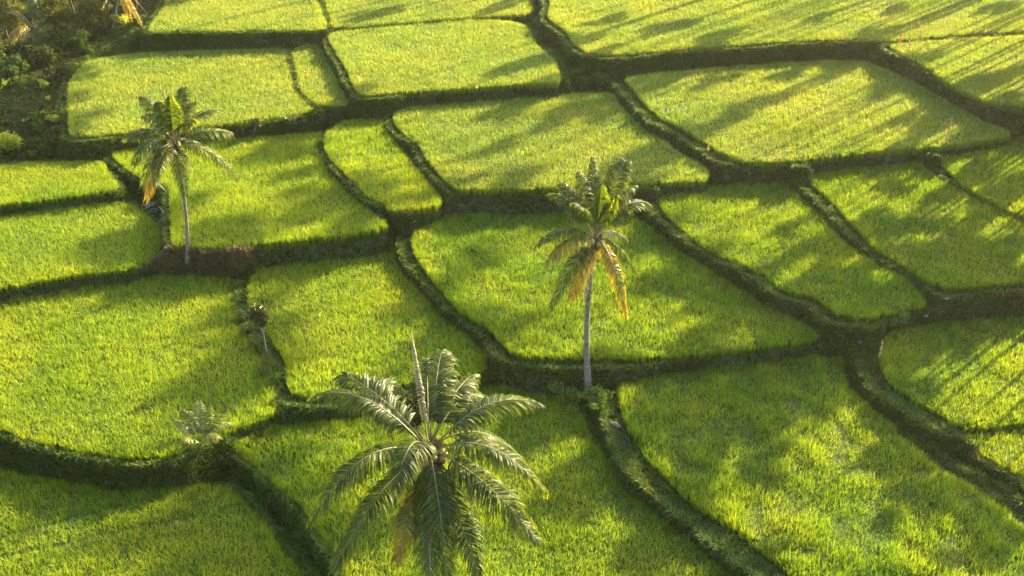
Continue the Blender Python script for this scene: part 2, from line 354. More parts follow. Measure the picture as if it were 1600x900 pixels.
# ------------------------------------------------------------ ground sheet
def axis(lo, hi, step, far_lo, far_hi):
    a = list(np.arange(lo, hi + 1e-6, step)); s = step; x = a[-1]
    while x < far_hi: s = min(s * 1.18, 120); x += s; a.append(x)
    s = step; x = a[0]; pre = []
    while x > far_lo: s = min(s * 1.18, 120); x -= s; pre.append(x)
    return np.array(pre[::-1] + a)
GX = axis(-58, 66, 0.22, -3000, 3000); GY = axis(30, 128, 0.22, -2500, 4500)
XX, YY = np.meshgrid(GX, GY)
def hill(x, y):
    """land around the terraces: climbs away from the viewer and to the right"""
    base = -0.5 + 6.6 * np.clip((y - 38) / 80.0, -0.3, 1.0)
    up = np.clip((y - 119) * 0.30, 0, 12) + np.clip((y - 200) * 0.05, 0, 8)
    half = 0.445 * (y * CP + 17.5)
    up += np.clip((x - (half + 4)) * 0.22, 0, 14) * np.clip((y - 20) / 50, 0, 1)
    return base + np.minimum(up, 20)
wsum = np.zeros(XX.shape); lsum = np.zeros(XX.shape)
LOWN = np.full(XX.shape, 99.0); Z = np.full(XX.shape, -50.0); INS = np.zeros(XX.shape, bool); DMIN = np.full(XX.shape, 1e9); HI = np.full(XX.shape, -50.0)
wob = vnoise(XX, YY, 1.1, 3) - .5; wob2 = vnoise(XX, YY, 0.45, 5) - .5; wob3 = vnoise(XX, YY, 3.0, 6) - .5
LVL_IN = np.zeros(XX.shape)
for (key, lv, rh, poly, lab, mt), P in zip(FIELDS, FP):
    lo, hi = P.min(0) - 9, P.max(0) + 9
    ix = np.where((GX > lo[0]) & (GX < hi[0]))[0]; iy = np.where((GY > lo[1]) & (GY < hi[1]))[0]
    s = np.s_[iy[0]:iy[-1] + 1, ix[0]:ix[-1] + 1]
    d = sdist(XX[s], YY[s], P)
    ins = d < 0.02
    dd = np.maximum(d, 0.02); w = 1 / dd ** 2.5 * np.clip((9 - dd) / 3, 0, 1)
    wsum[s] += w; lsum[s] += w * lv
    LOWN[s] = np.minimum(LOWN[s], np.where(d < 2.6 + 1.2 * wob3[s], lv, 99.0))
    w_b = BANKW[key] * (1 + .5 * wob3[s]) + .18 * wob[s]
    cand = lv + 0.12 - np.maximum(0, d - w_b) * (3.4 + 1.4 * wob[s]) + (0.20 + .03 * wob2[s]) * np.exp(-((d - w_b + .10) / .18) ** 2)
    Z[s] = np.where(~ins, np.maximum(Z[s], cand), Z[s])
    newin = ins & ~INS[s]
    LVL_IN[s] = np.where(newin, lv, LVL_IN[s]); INS[s] |= ins
    DMIN[s] = np.minimum(DMIN[s], d)
HB = hill(XX, YY)
T = np.where(wsum > 0, lsum / np.maximum(wsum, 1e-9), HB)
T = np.where(LOWN < 90, np.minimum(T, LOWN + 0.05 + .25 * np.clip(DMIN - .5, 0, 2)), T)
blend = np.clip((DMIN - 2.5) / 6, 0, 1)
T = T * (1 - blend) + HB * blend
T = T - 0.28 * np.exp(-((DMIN - .25) / .3) ** 2)
Z = np.maximum(Z, T - 0.12)
Z = Z + (0.07 * wob + 0.06 * wob2) * np.clip(DMIN * 2, 0, 1) + np.clip(DMIN - 4, 0, 3) * .12 * wob3
Z = np.where(INS, LVL_IN, Z)
nyy, nxx = XX.shape
vi = np.arange(nyy * nxx).reshape(nyy, nxx)
quads = np.stack([vi[:-1, :-1], vi[:-1, 1:], vi[1:, 1:], vi[1:, :-1]], -1).reshape(-1, 4)
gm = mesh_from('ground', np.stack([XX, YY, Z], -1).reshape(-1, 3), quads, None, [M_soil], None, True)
tag(link('ground', gm), kind='structure')
def ground_z(x, y):
    i = np.clip(np.searchsorted(GX, x) - 1, 0, len(GX) - 2); j = np.clip(np.searchsorted(GY, y) - 1, 0, len(GY) - 2)
    fx = (x - GX[i]) / (GX[i + 1] - GX[i]); fy = (y - GY[j]) / (GY[j + 1] - GY[j])
    return (Z[j, i] * (1 - fx) + Z[j, i + 1] * fx) * (1 - fy) + (Z[j + 1, i] * (1 - fx) + Z[j + 1, i + 1] * fx) * fy
def on_ground(u, v):
    """ground point seen at a picture position"""
    d = ray(u, v); t = np.arange(30, 190, .04)
    P = CAM + d * t[:, None]
    k = int(np.argmax(P[:, 2] <= ground_z(P[:, 0], P[:, 1])))
    return np.array([P[k, 0], P[k, 1], float(ground_z(P[k, 0], P[k, 1]))])

# ------------------------------------------------------------ the standing rice
GAPS = [((532, 251), (628, 244), 4.45), ((567, 275), (652, 265), 4.45), ((0, 862), (300, 800), 0.8), ((60, 815), (190, 785), .8)]
gap_xy = [(at_z(*a, z)[:2], at_z(*b, z)[:2]) for a, b, z in GAPS]
SPEC = dict(near=(0.205, 11, 0.026), mid=(0.20, 10, 0.029), far=(0.20, 9, 0.037))
DONE = []
for (key, lv, rh, poly, lab, mt), P in zip(FIELDS, FP):
    sp, nb, bw = SPEC[mt]
    lo, hi = P.min(0), P.max(0)
    gx, gy = np.meshgrid(np.arange(lo[0], hi[0], sp), np.arange(lo[1], hi[1], sp))
    ang = rng.uniform(0, math.pi)
    x = gx.ravel() + rng.uniform(-.42, .42, gx.size) * sp; y = gy.ravel() + rng.uniform(-.42, .42, gx.size) * sp
    u, v, w = pix(np.stack([x, y, np.full_like(x, lv + rh)], 1))
    k = (u > -45) & (u < 1645) & (v > -45) & (v < 955)
    x, y = x[k], y[k]
    d = sdist(x, y, P) + 0.16 * (vnoise(x, y, .8, 21) - .5)
    k = d < -0.03
    for Q in DONE:
        if (Q.min(0) < hi).all() and (Q.max(0) > lo).all(): k &= sdist(x, y, Q) > 0.15
    x, y, d = x[k], y[k], d[k]
    # a denser fringe right along the rim
    seg = np.roll(P, -1, 0) - P; sl_ = np.linalg.norm(seg, axis=1); cum = np.concatenate([[0], np.cumsum(sl_)])
    ne = int(cum[-1] / (0.06 if mt == 'near' else .055)); tt = rng.uniform(0, cum[-1], ne); si = np.clip(np.searchsorted(cum, tt) - 1, 0, len(P) - 1)
    ex = P[si] + seg[si] * ((tt - cum[si]) / sl_[si])[:, None] + rng.normal(0, .10, (ne, 2))
    ed = sdist(ex[:, 0], ex[:, 1], P); uu, vv, _ = pix(np.stack([ex[:, 0], ex[:, 1], np.full(ne, lv + rh)], 1))
    ok = (ed < .04) & (uu > -45) & (uu < 1645) & (vv > -45) & (vv < 955)
    for Q in DONE:
        if (Q.min(0) < hi).all() and (Q.max(0) > lo).all(): ok &= sdist(ex[:, 0], ex[:, 1], Q) > 0.15
    x = np.concatenate([x, ex[ok, 0]]); y = np.concatenate([y, ex[ok, 1]]); d = np.concatenate([d, ed[ok]])
    DONE.append(P)
    hn = vnoise(x, y, 2.6, 11) * .5 + vnoise(x, y, 0.7, 12) * .35 + (vnoise(x, y, .38, 13) - .4) * (.6 if mt == 'near' else .25)
    rough_ = {'X': .26, 'R': .14, 'P': .12, 'O': .10, 'V': .12, 'T': .12, 'S': .12}.get(key, .04)
    H = rh * (0.86 + 0.30 * hn + rough_ * 2 * (vnoise(x, y, 1.0, 17) - .5)) * (1 - 0.10 * rng.random(len(x)))
    H *= 1 - 0.16 * np.clip(1 + d / 0.3, 0, 1)
    for a, b in gap_xy:
        e = b - a; t = np.clip(((x - a[0]) * e[0] + (y - a[1]) * e[1]) / (e @ e), 0, 1)
        gd = np.hypot(x - a[0] - t * e[0], y - a[1] - t * e[1])
        H = np.where(gd < .13, H * .45, H)
    tint = {'X': -.04, 'R': -.02, 'N': .13, 'Q': .10, 'K': .06, 'J': .08, 'L': .02, 'M': 0, 'W': .1, 'V': .02, 'O': .0, 'P': .03, 'G': .06, 'E': .02, 'D': -.04, 'H': .1}.get(key, 0) + 0.27 + 0.38 * vnoise(x, y, 3.3, 14) + 0.26 * vnoise(x, y, 0.5, 15) + rng.uniform(-.15, .15, len(x))
    base = np.stack([x, y, np.full_like(x, lv)], 1)
    edge = d > -0.55
    acc = Acc()
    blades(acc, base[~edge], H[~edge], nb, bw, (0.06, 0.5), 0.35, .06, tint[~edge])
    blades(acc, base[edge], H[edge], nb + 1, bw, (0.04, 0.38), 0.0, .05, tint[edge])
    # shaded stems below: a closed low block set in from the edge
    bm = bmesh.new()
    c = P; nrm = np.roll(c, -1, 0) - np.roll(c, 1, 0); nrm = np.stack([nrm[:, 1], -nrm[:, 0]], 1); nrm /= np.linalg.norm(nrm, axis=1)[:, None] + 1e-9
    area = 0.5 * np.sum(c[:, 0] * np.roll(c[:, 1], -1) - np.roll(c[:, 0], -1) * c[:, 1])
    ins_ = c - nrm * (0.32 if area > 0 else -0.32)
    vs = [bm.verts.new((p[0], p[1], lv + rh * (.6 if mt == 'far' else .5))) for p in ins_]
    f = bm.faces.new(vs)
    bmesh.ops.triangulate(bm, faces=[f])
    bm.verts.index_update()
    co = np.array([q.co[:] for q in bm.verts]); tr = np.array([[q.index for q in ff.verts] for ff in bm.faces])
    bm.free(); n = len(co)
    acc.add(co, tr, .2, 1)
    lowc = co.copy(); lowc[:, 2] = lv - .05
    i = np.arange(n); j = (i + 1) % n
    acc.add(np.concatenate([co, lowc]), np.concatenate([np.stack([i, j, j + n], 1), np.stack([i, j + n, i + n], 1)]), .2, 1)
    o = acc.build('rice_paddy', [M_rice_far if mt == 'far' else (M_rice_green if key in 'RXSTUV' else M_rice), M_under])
    tag(o, lab, 'rice paddy', 'rice paddies in terraces', 'thing')

# ------------------------------------------------------------ grass on banks and paths
JUNGLE = np.array([at_z(u, v, 4.6)[:2] for u, v in [(-120, -60), (262, -60), (240, 30), (228, 60), (150, 75), (104, 112), (98, 165), (98, 218), (60, 232), (-120, 240)]])
BROWN = np.array([(196, 426), (240, 402), (285, 384), (330, 385), (405, 388), (392, 408), (366, 432), (260, 430)], float)
gx, gy = np.meshgrid(np.arange(-60, 62, .15), np.arange(36, 127, .15))
x = gx.ravel() + rng.uniform(-.08, .08, gx.size); y = gy.ravel() + rng.uniform(-.08, .08, gx.size)
zz = ground_z(x, y)
slope = np.hypot(ground_z(x + .15, y) - ground_z(x - .15, y), ground_z(x, y + .15) - ground_z(x, y - .15)) / .3
ex = np.repeat(np.arange(len(x)), np.clip((slope * 3.0).astype(int), 0, 7))
x = np.concatenate([x, x[ex] + rng.uniform(-.1, .1, len(ex))]); y = np.concatenate([y, y[ex] + rng.uniform(-.1, .1, len(ex))]); zz = ground_z(x, y)
u, v, w = pix(np.stack([x, y, zz], 1))
k = (u > -30) & (u < 1630) & (v > -30) & (v < 930)
x, y, zz, u, v = x[k], y[k], zz[k], u[k], v[k]
i = np.clip(np.searchsorted(GX, x), 0, len(GX) - 1); j = np.clip(np.searchsorted(GY, y), 0, len(GY) - 1)
k = (~INS[j, i])
x, y, zz, u, v = x[k], y[k], zz[k], u[k], v[k]
jd = sdist(x, y, JUNGLE); bd = sdist(u, v, BROWN) + 22 * (vnoise(x, y, 1.1, 71) - .5)
steep = np.clip((np.hypot(ground_z(x + .15, y) - ground_z(x - .15, y), ground_z(x, y + .15) - ground_z(x, y - .15)) / .3 - .5) / 1.2, 0, 1)
n1 = vnoise(x, y, 1.3, 31); n2 = vnoise(x, y, .35, 32)
# lowest places (ditches) stay bare mud
lowz = ground_z(x, y) - np.maximum.reduce([ground_z(x + .6, y), ground_z(x - .6, y), ground_z(x, y + .6), ground_z(x, y - .6)])
keep = (jd > 0) & (bd > 0) & (rng.random(len(x)) < 0.6 + .4 * n1) & ((lowz > -0.75) | (rng.random(len(x)) < .85))
H = 0.11 + 0.26 * n1 * n2 + .10 * n2 + 0.16 * (vnoise(x, y, .8, 34) > .72)
acc = Acc()
blades(acc, np.stack([x, y, zz - .02], 1)[keep], H[keep], 6, .045, (0.15, 0.9), 0, .07, (0.28 + .5 * n1 - .2 * steep)[keep])
# grass and weeds clinging to the steep faces (sampled on the faces themselves)
P4 = np.stack([XX, YY, Z], -1)
qa, qb, qc, qd = P4[:-1, :-1], P4[:-1, 1:], P4[1:, 1:], P4[1:, :-1]
dz = np.max([qa[..., 2], qb[..., 2], qc[..., 2], qd[..., 2]], 0) - np.min([qa[..., 2], qb[..., 2], qc[..., 2], qd[..., 2]], 0)
cx, cy_ = qa[..., 0] + .11, qa[..., 1] + .11
pu, pv, _ = pix(np.stack([cx, cy_, qa[..., 2]], -1).reshape(-1, 3)); pu = pu.reshape(cx.shape); pv = pv.reshape(cx.shape)
sel = (dz > .28) & (np.abs(cx - 4) < 63) & (cy_ > 32) & (cy_ < 128) & (pu > -30) & (pu < 1630) & (pv > -30) & (pv < 930)
ji = np.argwhere(sel); cnt = rng.poisson(np.clip(dz[sel] * 15.0, 0, 36)); ji = np.repeat(ji, cnt, 0)
fa, fb = rng.random(len(ji))[:, None], rng.random(len(ji))[:, None]
A_, B_, C_, D_ = qa[ji[:, 0], ji[:, 1]], qb[ji[:, 0], ji[:, 1]], qc[ji[:, 0], ji[:, 1]], qd[ji[:, 0], ji[:, 1]]
S_ = (A_ * (1 - fa) + B_ * fa) * (1 - fb) + (D_ * (1 - fa) + C_ * fa) * fb
m1 = vnoise(S_[:, 0], S_[:, 1], 1.6, 36); m2 = vnoise(S_[:, 0] + S_[:, 2], S_[:, 1], .5, 37)
pu, pv, _ = pix(S_)
bfd = sdist(pu, pv, BROWN) + 22 * (vnoise(S_[:, 0], S_[:, 1], 1.1, 71) - .5)
kk = (rng.random(len(S_)) < .35 + .85 * m1) & (bfd > 0) & (sdist(S_[:, 0], S_[:, 1], JUNGLE) > 0)
topness = np.clip((S_[:, 2] - np.max([A_[:, 2], B_[:, 2], C_[:, 2], D_[:, 2]], 0) + .35) / .3, 0, 1)  # lifts the tint near the top edge, painting in a lit lip
blades(acc, (S_ - [0, 0, .03])[kk], (0.13 + .30 * m2)[kk], 5, .042, (0.3, 1.2), 0, .06, (0.24 + .5 * m1 * m2 + .5 * topness)[kk])
BFACE = S_[bfd < 3]
tag(acc.build('bank_grass', [M_grass]), 'short green grass over the banks and ditch sides', 'grass', kind='stuff')
kb = (bd < 3)
acc = Acc()
blades(acc, np.stack([x, y, zz - .02], 1)[kb], 0.25 + .35 * n2[kb], 9, .04, (0.3, 1.0), 0, .08, (0.2 + .6 * n1)[kb])
blades(acc, BFACE - [0, 0, .03], rng.uniform(.2, .5, len(BFACE)), 6, .035, (0.4, 1.2), 0, .06, rng.uniform(.1, .9, len(BFACE)))
tag(acc.build('dry_grass', [M_brown]), 'brown dry grass on the slope at the foot of the left palm', 'dry grass', kind='stuff')
kj = jd < 0.6
xj, yj, zj = x[kj], y[kj], zz[kj]
acc = Acc()
blades(acc, np.stack([xj, yj, zj - .02], 1), 0.18 + .5 * n1[kj] * n2[kj], 5, .07, (0.3, 1.1), 0, .1, (0.2 + .6 * n2[kj]))
sel = rng.random(len(xj)) < .5
P3 = np.stack([xj[sel], yj[sel], zj[sel] + rng.random(sel.sum()) * (0.2 + 1.3 * np.clip(vnoise(xj[sel], yj[sel], 2.0, 41) - .45, 0, 1) * 2)], 1)
leaves(acc, P3, .16, rng.uniform(0, .7, len(P3)), .45)
tag(acc.build('undergrowth', [M_tree]), 'dense low weeds covering the ground of the jungle edge', 'undergrowth', kind='stuff')

# ------------------------------------------------------------ coconut palms
def bez(a, b, c, t):
    t = np.asarray(t)[:, None]
    return a * (1 - t) ** 2 + 2 * b * t * (1 - t) + c * t * t
def frond_mesh(B, Mid, Tip, twist, nleaf, Lmax, wid, rg, dry=0.0, hang=0.5):
    """rib from B over Mid to Tip with two rows of folded leaflets; local coordinates"""
    acc = Acc()
    ctrl = 2 * Mid - 0.5 * (B + Tip)
    ts = np.linspace(0, 1, 18)
    rib = bez(B, ctrl, Tip, ts)
    length = np.sum(np.linalg.norm(np.diff(rib, axis=0), axis=1))
    tube(acc, rib, np.linspace(0.038, 0.007, 18) * (length / 4.5), 5, .5, 1)
    tl = np.linspace(0.19, 0.995, nleaf)
    C = bez(B, ctrl, Tip, tl); Tn = bez(B, ctrl, Tip, np.minimum(tl + .01, 1.01)) - C; Tn /= np.linalg.norm(Tn, axis=1)[:, None]
    upv = np.array([0, 0, 1.0])
    S0 = np.cross(Tn[nleaf // 3], upv)
    if np.linalg.norm(S0) < .35: S0 = np.array([0.8, 0.6, 0.0])
    S0 /= np.linalg.norm(S0); seedf = rg.uniform(0, 9)
    g = np.array([0, 0, -1.0])
    for side in (-1, 1):
        for i in range(nleaf):
            t = tl[i]
            if rg.random() < 0.03 + dry * .2: continue
            T0 = Tn[i]; S = S0 - T0 * (S0 @ T0); S /= np.linalg.norm(S); N = np.cross(S, T0)
            tw = twist * t
            S, N = S * math.cos(tw) + N * math.sin(tw), N * math.cos(tw) - S * math.sin(tw)
            grp = int(i / 5); gn = math.sin(grp * 12.9898 + seedf * 7.1 + side * 3.3) 
            L = Lmax * (math.sin(math.pi * (0.12 + 0.80 * t)) ** 0.7) * rg.uniform(.78, 1.12) * (1 + .10 * gn) * (.5 if dry > .5 and Lmax > .5 else 1)
            f = 0.50 + 0.50 * t * t + rg.uniform(-.16, .16) + .2 * gn
            d = T0 * f + S * side * (1.0 - .25 * t) + N * 0.22; d /= np.linalg.norm(d)
            dr = hang * rg.uniform(.7, 1.3) * (1 + .25 * gn)
            c = C[i]
            p1 = c + d * L * .4 + g * L * .08 * dr
            d2 = d * (1 - .5 * dr) + g * .75 * dr; d2 /= np.linalg.norm(d2)
            p2 = p1 + d2 * L * .35
            d3 = d * (1 - .8 * dr) + g * 1.3 * dr; d3 /= np.linalg.norm(d3)
            p3 = p2 + d3 * L * .27
            wv = T0 * (wid * .5) * rg.uniform(.8, 1.15) + N * (wid * .3) * rg.uniform(-1, 1)
            V = [c - wv * .5, c + wv * .5, p1 - wv, p1 + wv, p2 - wv * .75, p2 + wv * .75, p3]
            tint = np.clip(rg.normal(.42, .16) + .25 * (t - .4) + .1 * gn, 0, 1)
            acc.add(V, [(0, 1, 3), (0, 3, 2), (2, 3, 5), (2, 5, 4), (4, 5, 6)], np.clip(tint + np.array([-.2, -.2, -.08, -.08, .12, .12, .35]), 0, 1), 0)  # lighter leaflet tips paint in a backlit glow fringe
    return acc
def palm(label, base, crown, fronds, Rmin, Lmax, nleaf, seed, trunk_r=.15, nuts=7, wid=.045, lean=0.0, group='coconut palms', name='coconut_palm', spear=None, cmp_r=.34):
    rg = np.random.default_rng(seed); random.seed(seed)
    root = bpy.data.objects.new(name, None); sc.collection.objects.link(root); root.location = base
    tag(root, label, 'palm tree', group)
    base = np.asarray(base, float); crown = np.asarray(crown, float); c = crown - base
    H = np.linalg.norm(c)
    if trunk_r:
        acc = Acc(); n = 40; ts = np.linspace(0, 1, n)
        mid = c * .5 + np.array([lean, 0, 0.0])
        pts = bez(np.zeros(3), 2 * mid - .5 * c, c, ts); pts[0][2] -= .3
        rad = trunk_r * (1 - .35 * ts) + trunk_r * .75 * np.exp(-ts * H / .45)
        rad = rad * (1 + .05 * np.where(np.arange(n) % 2, 1, -1) )
        tube(acc, pts, rad, 12)
        acc.build('trunk', [M_trunk], root)
    acc = Acc()
    for i in range(40):
        a = rg.uniform(0, 6.28); r0 = cmp_r * .45; h = rg.uniform(-.5, .5) * cmp_r * 2
        p = c + np.array([math.cos(a) * r0, math.sin(a) * r0, h - cmp_r * .6])
        q = p + np.array([math.cos(a) * cmp_r * rg.uniform(.2, 1.1), math.sin(a) * cmp_r * rg.uniform(.2, 1.1), rg.uniform(-.5, 1.3) * cmp_r])
        tube(acc, [p - np.array([0, 0, .2]), (p + q) / 2, q], [.09 * cmp_r / .34, .07 * cmp_r / .34, .015], 5)
    tube(acc, [c - [0, 0, cmp_r * 2.2], c - [0, 0, cmp_r], c, c + [0, 0, cmp_r * .8]], [trunk_r * .75 + .02, cmp_r * .62, cmp_r * .5, .04], 10)
    acc.build('crown_fibre', [M_fibre], root)
    for (tu, tv, sgn, sag, kind, *ex) in fronds:
        d = ray(tu, tv); d = d / np.linalg.norm(d)
        B0 = crown
        Rr = ex[0] if ex else Rmin
        tca = (B0 - CAM) @ d; perp = np.linalg.norm(B0 - CAM - d * tca)
        Rr = max(Rr, perp * 1.03)
        tt = tca + sgn * math.sqrt(Rr * Rr - perp * perp)
        tip = CAM + d * tt - base
        out = tip - c; L = np.linalg.norm(out)
        Bs = c + out / L * cmp_r * .35 + np.array([0, 0, rg.uniform(-.1, .15)])
        mid = (Bs + tip) / 2 + np.array([0, 0, sag * L])
        lm = Lmax * (.22 if kind == 'e' else 1)
        m = {'g': M_palm, 'y': M_palmy, 'd': M_palmd, 'e': M_palmd, 'b': M_youngpalm}[kind]
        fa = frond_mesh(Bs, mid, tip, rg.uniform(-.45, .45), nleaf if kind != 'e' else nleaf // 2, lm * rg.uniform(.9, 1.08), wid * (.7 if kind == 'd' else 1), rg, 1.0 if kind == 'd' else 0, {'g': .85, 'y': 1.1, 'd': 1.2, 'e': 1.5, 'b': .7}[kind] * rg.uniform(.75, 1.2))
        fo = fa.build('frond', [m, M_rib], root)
        if kind == 'y': fo['label'] = 'yellowed frond hanging from the crown'
        if kind == 'd': fo['label'] = 'dry pale frond'
    for i in range(nuts):
        a = rg.uniform(0, 6.28) if i > nuts * .8 else rg.uniform(-2.7, -.3)
        rr = cmp_r * rg.uniform(1.0, 1.45)
        ctr = c + np.array([math.cos(a) * rr, math.sin(a) * rr, rg.uniform(-.5, .35) * cmp_r])
        bm = bmesh.new(); bmesh.ops.create_icosphere(bm, subdivisions=2, radius=.14)
        for q in bm.verts:
            q.co.z *= 1.18; q.co.xy *= 1 + .08 * math.cos(3 * math.atan2(q.co.y, q.co.x))
        me = bpy.data.meshes.new('coconut'); bm.to_mesh(me); bm.free()
        for pl in me.polygons: pl.use_smooth = True
        me.materials.append(M_nut)
        o = link('coconut', me, root, tuple(ctr)); o.rotation_euler = (rg.uniform(-.6, .6), rg.uniform(-.6, .6), 0)
    return root

# big palm in the lower middle, seen from above
c3 = CAM + ray(670, 702) / np.linalg.norm(ray(670, 702)) * 44.0
b3 = np.array([c3[0] - .25, c3[1] + .1, 0]); b3[2] = float(ground_z(b3[0], b3[1]))
palm('large coconut palm with coconuts in the lower middle, nearest the camera', b3, c3, [
    (643, 523, 1, .05, 'e'), (690, 549, 1, .10, 'g'), (668, 560, 1, .16, 'g'), (764, 622, 1, .22, 'g'), (740, 585, 1, .12, 'g'), (842, 630, 1, .20, 'g'),
    (808, 708, 1, .20, 'g'), (852, 768, -1, .23, 'g'), (842, 846, -1, .10, 'g'), (750, 903, -1, .06, 'g'), (672, 925, -1, .12, 'g', 5.4), (700, 905, -1, .16, 'g', 4.8),
    (618, 876, -1, .02, 'y'), (519, 896, -1, .14, 'g'), (487, 812, -1, .26, 'g'), (619, 762, -1, .30, 'g', 3.4), (491, 618, 1, .20, 'g'),
    (534, 585, 1, .10, 'g'), (589, 593, 1, .10, 'g'),],
    4.5, 1.20, 130, 31, trunk_r=.17, nuts=16, wid=.060, lean=-.15, cmp_r=.50)
# middle palm
b2 = on_ground(919, 600)
c2 = at_y(931, 372, b2[1] + .3)
palm('coconut palm with yellow hanging fronds standing on the bank in the middle', b2, c2, [
    (926, 247, 1, .05, 'g'), (958, 258, 1, .08, 'g'), (979, 250, 1, .12, 'g'), (940, 290, -1, .05, 'g'), (906, 270, 1, .08, 'g'), (876, 286, 1, .12, 'g'), (861, 302, 1, .16, 'g'),
    (1014, 318, 1, .20, 'g'), (990, 290, 1, .16, 'g'), (836, 388, -1, .22, 'g'), (852, 415, -1, .16, 'y'), (861, 482, -1, .12, 'g'), (893, 468, -1, .10, 'y', 2.8),
    (913, 466, -1, .02, 'd', 2.2), (991, 424, 1, .16, 'g'), (978, 492, -1, .20, 'y'), (980, 375, 1, .2, 'd', 2.4), (958, 306, -1, .12, 'g', 2.8), (900, 320, -1, .15, 'g', 3.0), (958, 440, 1, .15, 'y')],
    3.9, .98, 84, 12, trunk_r=.17, nuts=4, wid=.062, lean=-.25)
# left palm
b1 = on_ground(293, 404)
c1 = at_y(272, 224, b1[1] + .2)
palm('slender coconut palm on the left, leaning above brown dry grass', b1, c1, [
    (253, 134, 1, .05, 'e'), (287, 137, 1, .08, 'g'), (222, 150, 1, .14, 'g'), (265, 150, -1, .08, 'g'), (300, 160, 1, .18, 'g', 3.0), (245, 160, -1, .12, 'g', 3.0), (337, 172, 1, .16, 'g'),
    (362, 208, 1, .12, 'g'), (362, 264, -1, .14, 'g'), (309, 282, 1, .14, 'd', 2.6), (290, 308, -1, .16, 'g'), (222, 290, -1, .18, 'g'), (228, 312, -1, .16, 'y'), (194, 214, 1, .16, 'g'), (240, 286, -1, .16, 'g'), (318, 243, 1, .2, 'g'), (208, 258, -1, .2, 'g'), (232, 200, 1, .2, 'd', 2.4), (224, 180, 1, .16, 'g'), (300, 190, -1, .2, 'g', 2.5)],
    3.8, 1.05, 74, 5, trunk_r=.13, nuts=5, wid=.066, lean=.25)
# young palm on the bund at the left
by = on_ground(314, 700)
palm('young stemless palm on the curved bank at lower left', by, np.array(by) + [0, 0, .35], [
    (311, 628, 1, .03, 'b', 2.0), (274, 658, 1, .14, 'b', 1.7), (362, 660, 1, .16, 'b', 1.8), (328, 636, 1, .08, 'g', 1.8), (340, 684, -1, .2, 'b', 1.3), (352, 648, 1, .16, 'g', 1.6), (285, 642, 1, .16, 'g', 1.6), (288, 688, -1, .15, 'b', 1.2)],
    1.6, .55, 34, 9, trunk_r=0, nuts=0, wid=.06, name='young_palm', group='young palms', cmp_r=.12)
# palms at the jungle edge, top left
bj = on_ground(52, 82)
cj = at_y(52, 42, bj[1])
palm('drooping palm at the jungle edge, left of the golden lit tree, top left', bj, cj, [
    (49, -8, 1, .05, 'g'), (60, -2, 1, .08, 'g'), (12, 74, -1, .2, 'y'), (98, 52, 1, .2, 'g'), (90, 75, -1, .2, 'g'), (10, 20, 1, .18, 'd'), (85, 15, 1, .16, 'g'), (30, 84, -1, .2, 'd'), (72, 84, -1, .16, 'g')],
    3.4, .95, 46, 15, trunk_r=.16, nuts=0, wid=.08, group='palms at the jungle edge')
bj = on_ground(176, 48)
cj = at_y(186, -14, bj[1])
palm('palm with hanging orange brown fronds at the top left, right of the golden lit trees', bj, cj, [
    (231, 24, 1, .16, 'd'), (222, 40, -1, .1, 'y'), (205, 32, -1, .1, 'y'), (160, 14, -1, .14, 'd'), (240, -30, 1, .16, 'g'), (140, -30, 1, .16, 'g'), (185, -60, 1, .1, 'g'), (205, 10, 1, .2, 'y', 2.6)],
    3.4, .7, 36, 16, trunk_r=.11, nuts=0, wid=.08, group='palms at the jungle edge')

# ------------------------------------------------------------ trees and shrubs
def crown_acc(clumps, nleaf, size, rg, ratio=.5, tb=.45, tr_=.22, hollow=.3):
    acc = Acc()
    tot = sum(r ** 2 for _, r in clumps)
    for c, r in clumps:
        n = max(12, int(nleaf * r * r / tot))
        d = rg.normal(size=(n, 3)); d /= np.linalg.norm(d, axis=1)[:, None]
        rr = r * (hollow + (1 - hollow) * rg.random(n) ** .6) * (1 + .9 * (vnoise(d[:, 0] * 3 + c[0], d[:, 1] * 3 + d[:, 2] * 2.3 + c[1], .8, 51) - .5))
        P = np.asarray(c) + d * rr[:, None] * [1, 1, .8]
        leaves(acc, P, size, rg.normal(tb, tr_, n), ratio)
    return acc
def tree(name, label, cat, base, clumps, nleaf, size, leafm, barkm, tr=.12, seed=1, group=None, ratio=.5, tb=.45, props=None):
    rg = np.random.default_rng(seed)
    root = bpy.data.objects.new(name, None); sc.collection.objects.link(root); root.location = tuple(base)
    tag(root, label, cat, group)
    crown_acc(clumps, nleaf, size, rg, ratio, tb).build('crown', [leafm], root)
    acc = Acc()
    cen = np.mean([c for c, r in clumps], 0)
    top = cen * [1, 1, .8]
    k = 8; ts = np.linspace(0, 1, k)
    pts = np.outer(ts, top) + np.stack([.06 * np.sin(ts * 7 + seed) * top[2] * .3, .05 * np.cos(ts * 5 + seed) * top[2] * .3, 0 * ts], 1); pts -= pts[0]; pts[0][2] = -.25
    tube(acc, pts, tr * (1 - .6 * ts), 7)
    for c, r in clumps:
        s = pts[rg.integers(3, 7)]
        m = (s + np.asarray(c)) / 2 + rg.normal(size=3) * .1 * r
        tube(acc, [s, m, np.asarray(c) + [0, 0, r * .2]], [tr * .5, tr * .3, tr * .1], 5)
    acc.build('trunk', [barkm], root)
    return root
def rnd_clumps(rg, h, rad, n, r, zs=.6):
    return [(np.array([rg.normal() * rad * .5, rg.normal() * rad * .5, h + rg.normal() * rad * zs * .5]), r * rg.uniform(.65, 1.2)) for _ in range(n)]
rg = np.random.default_rng(77)
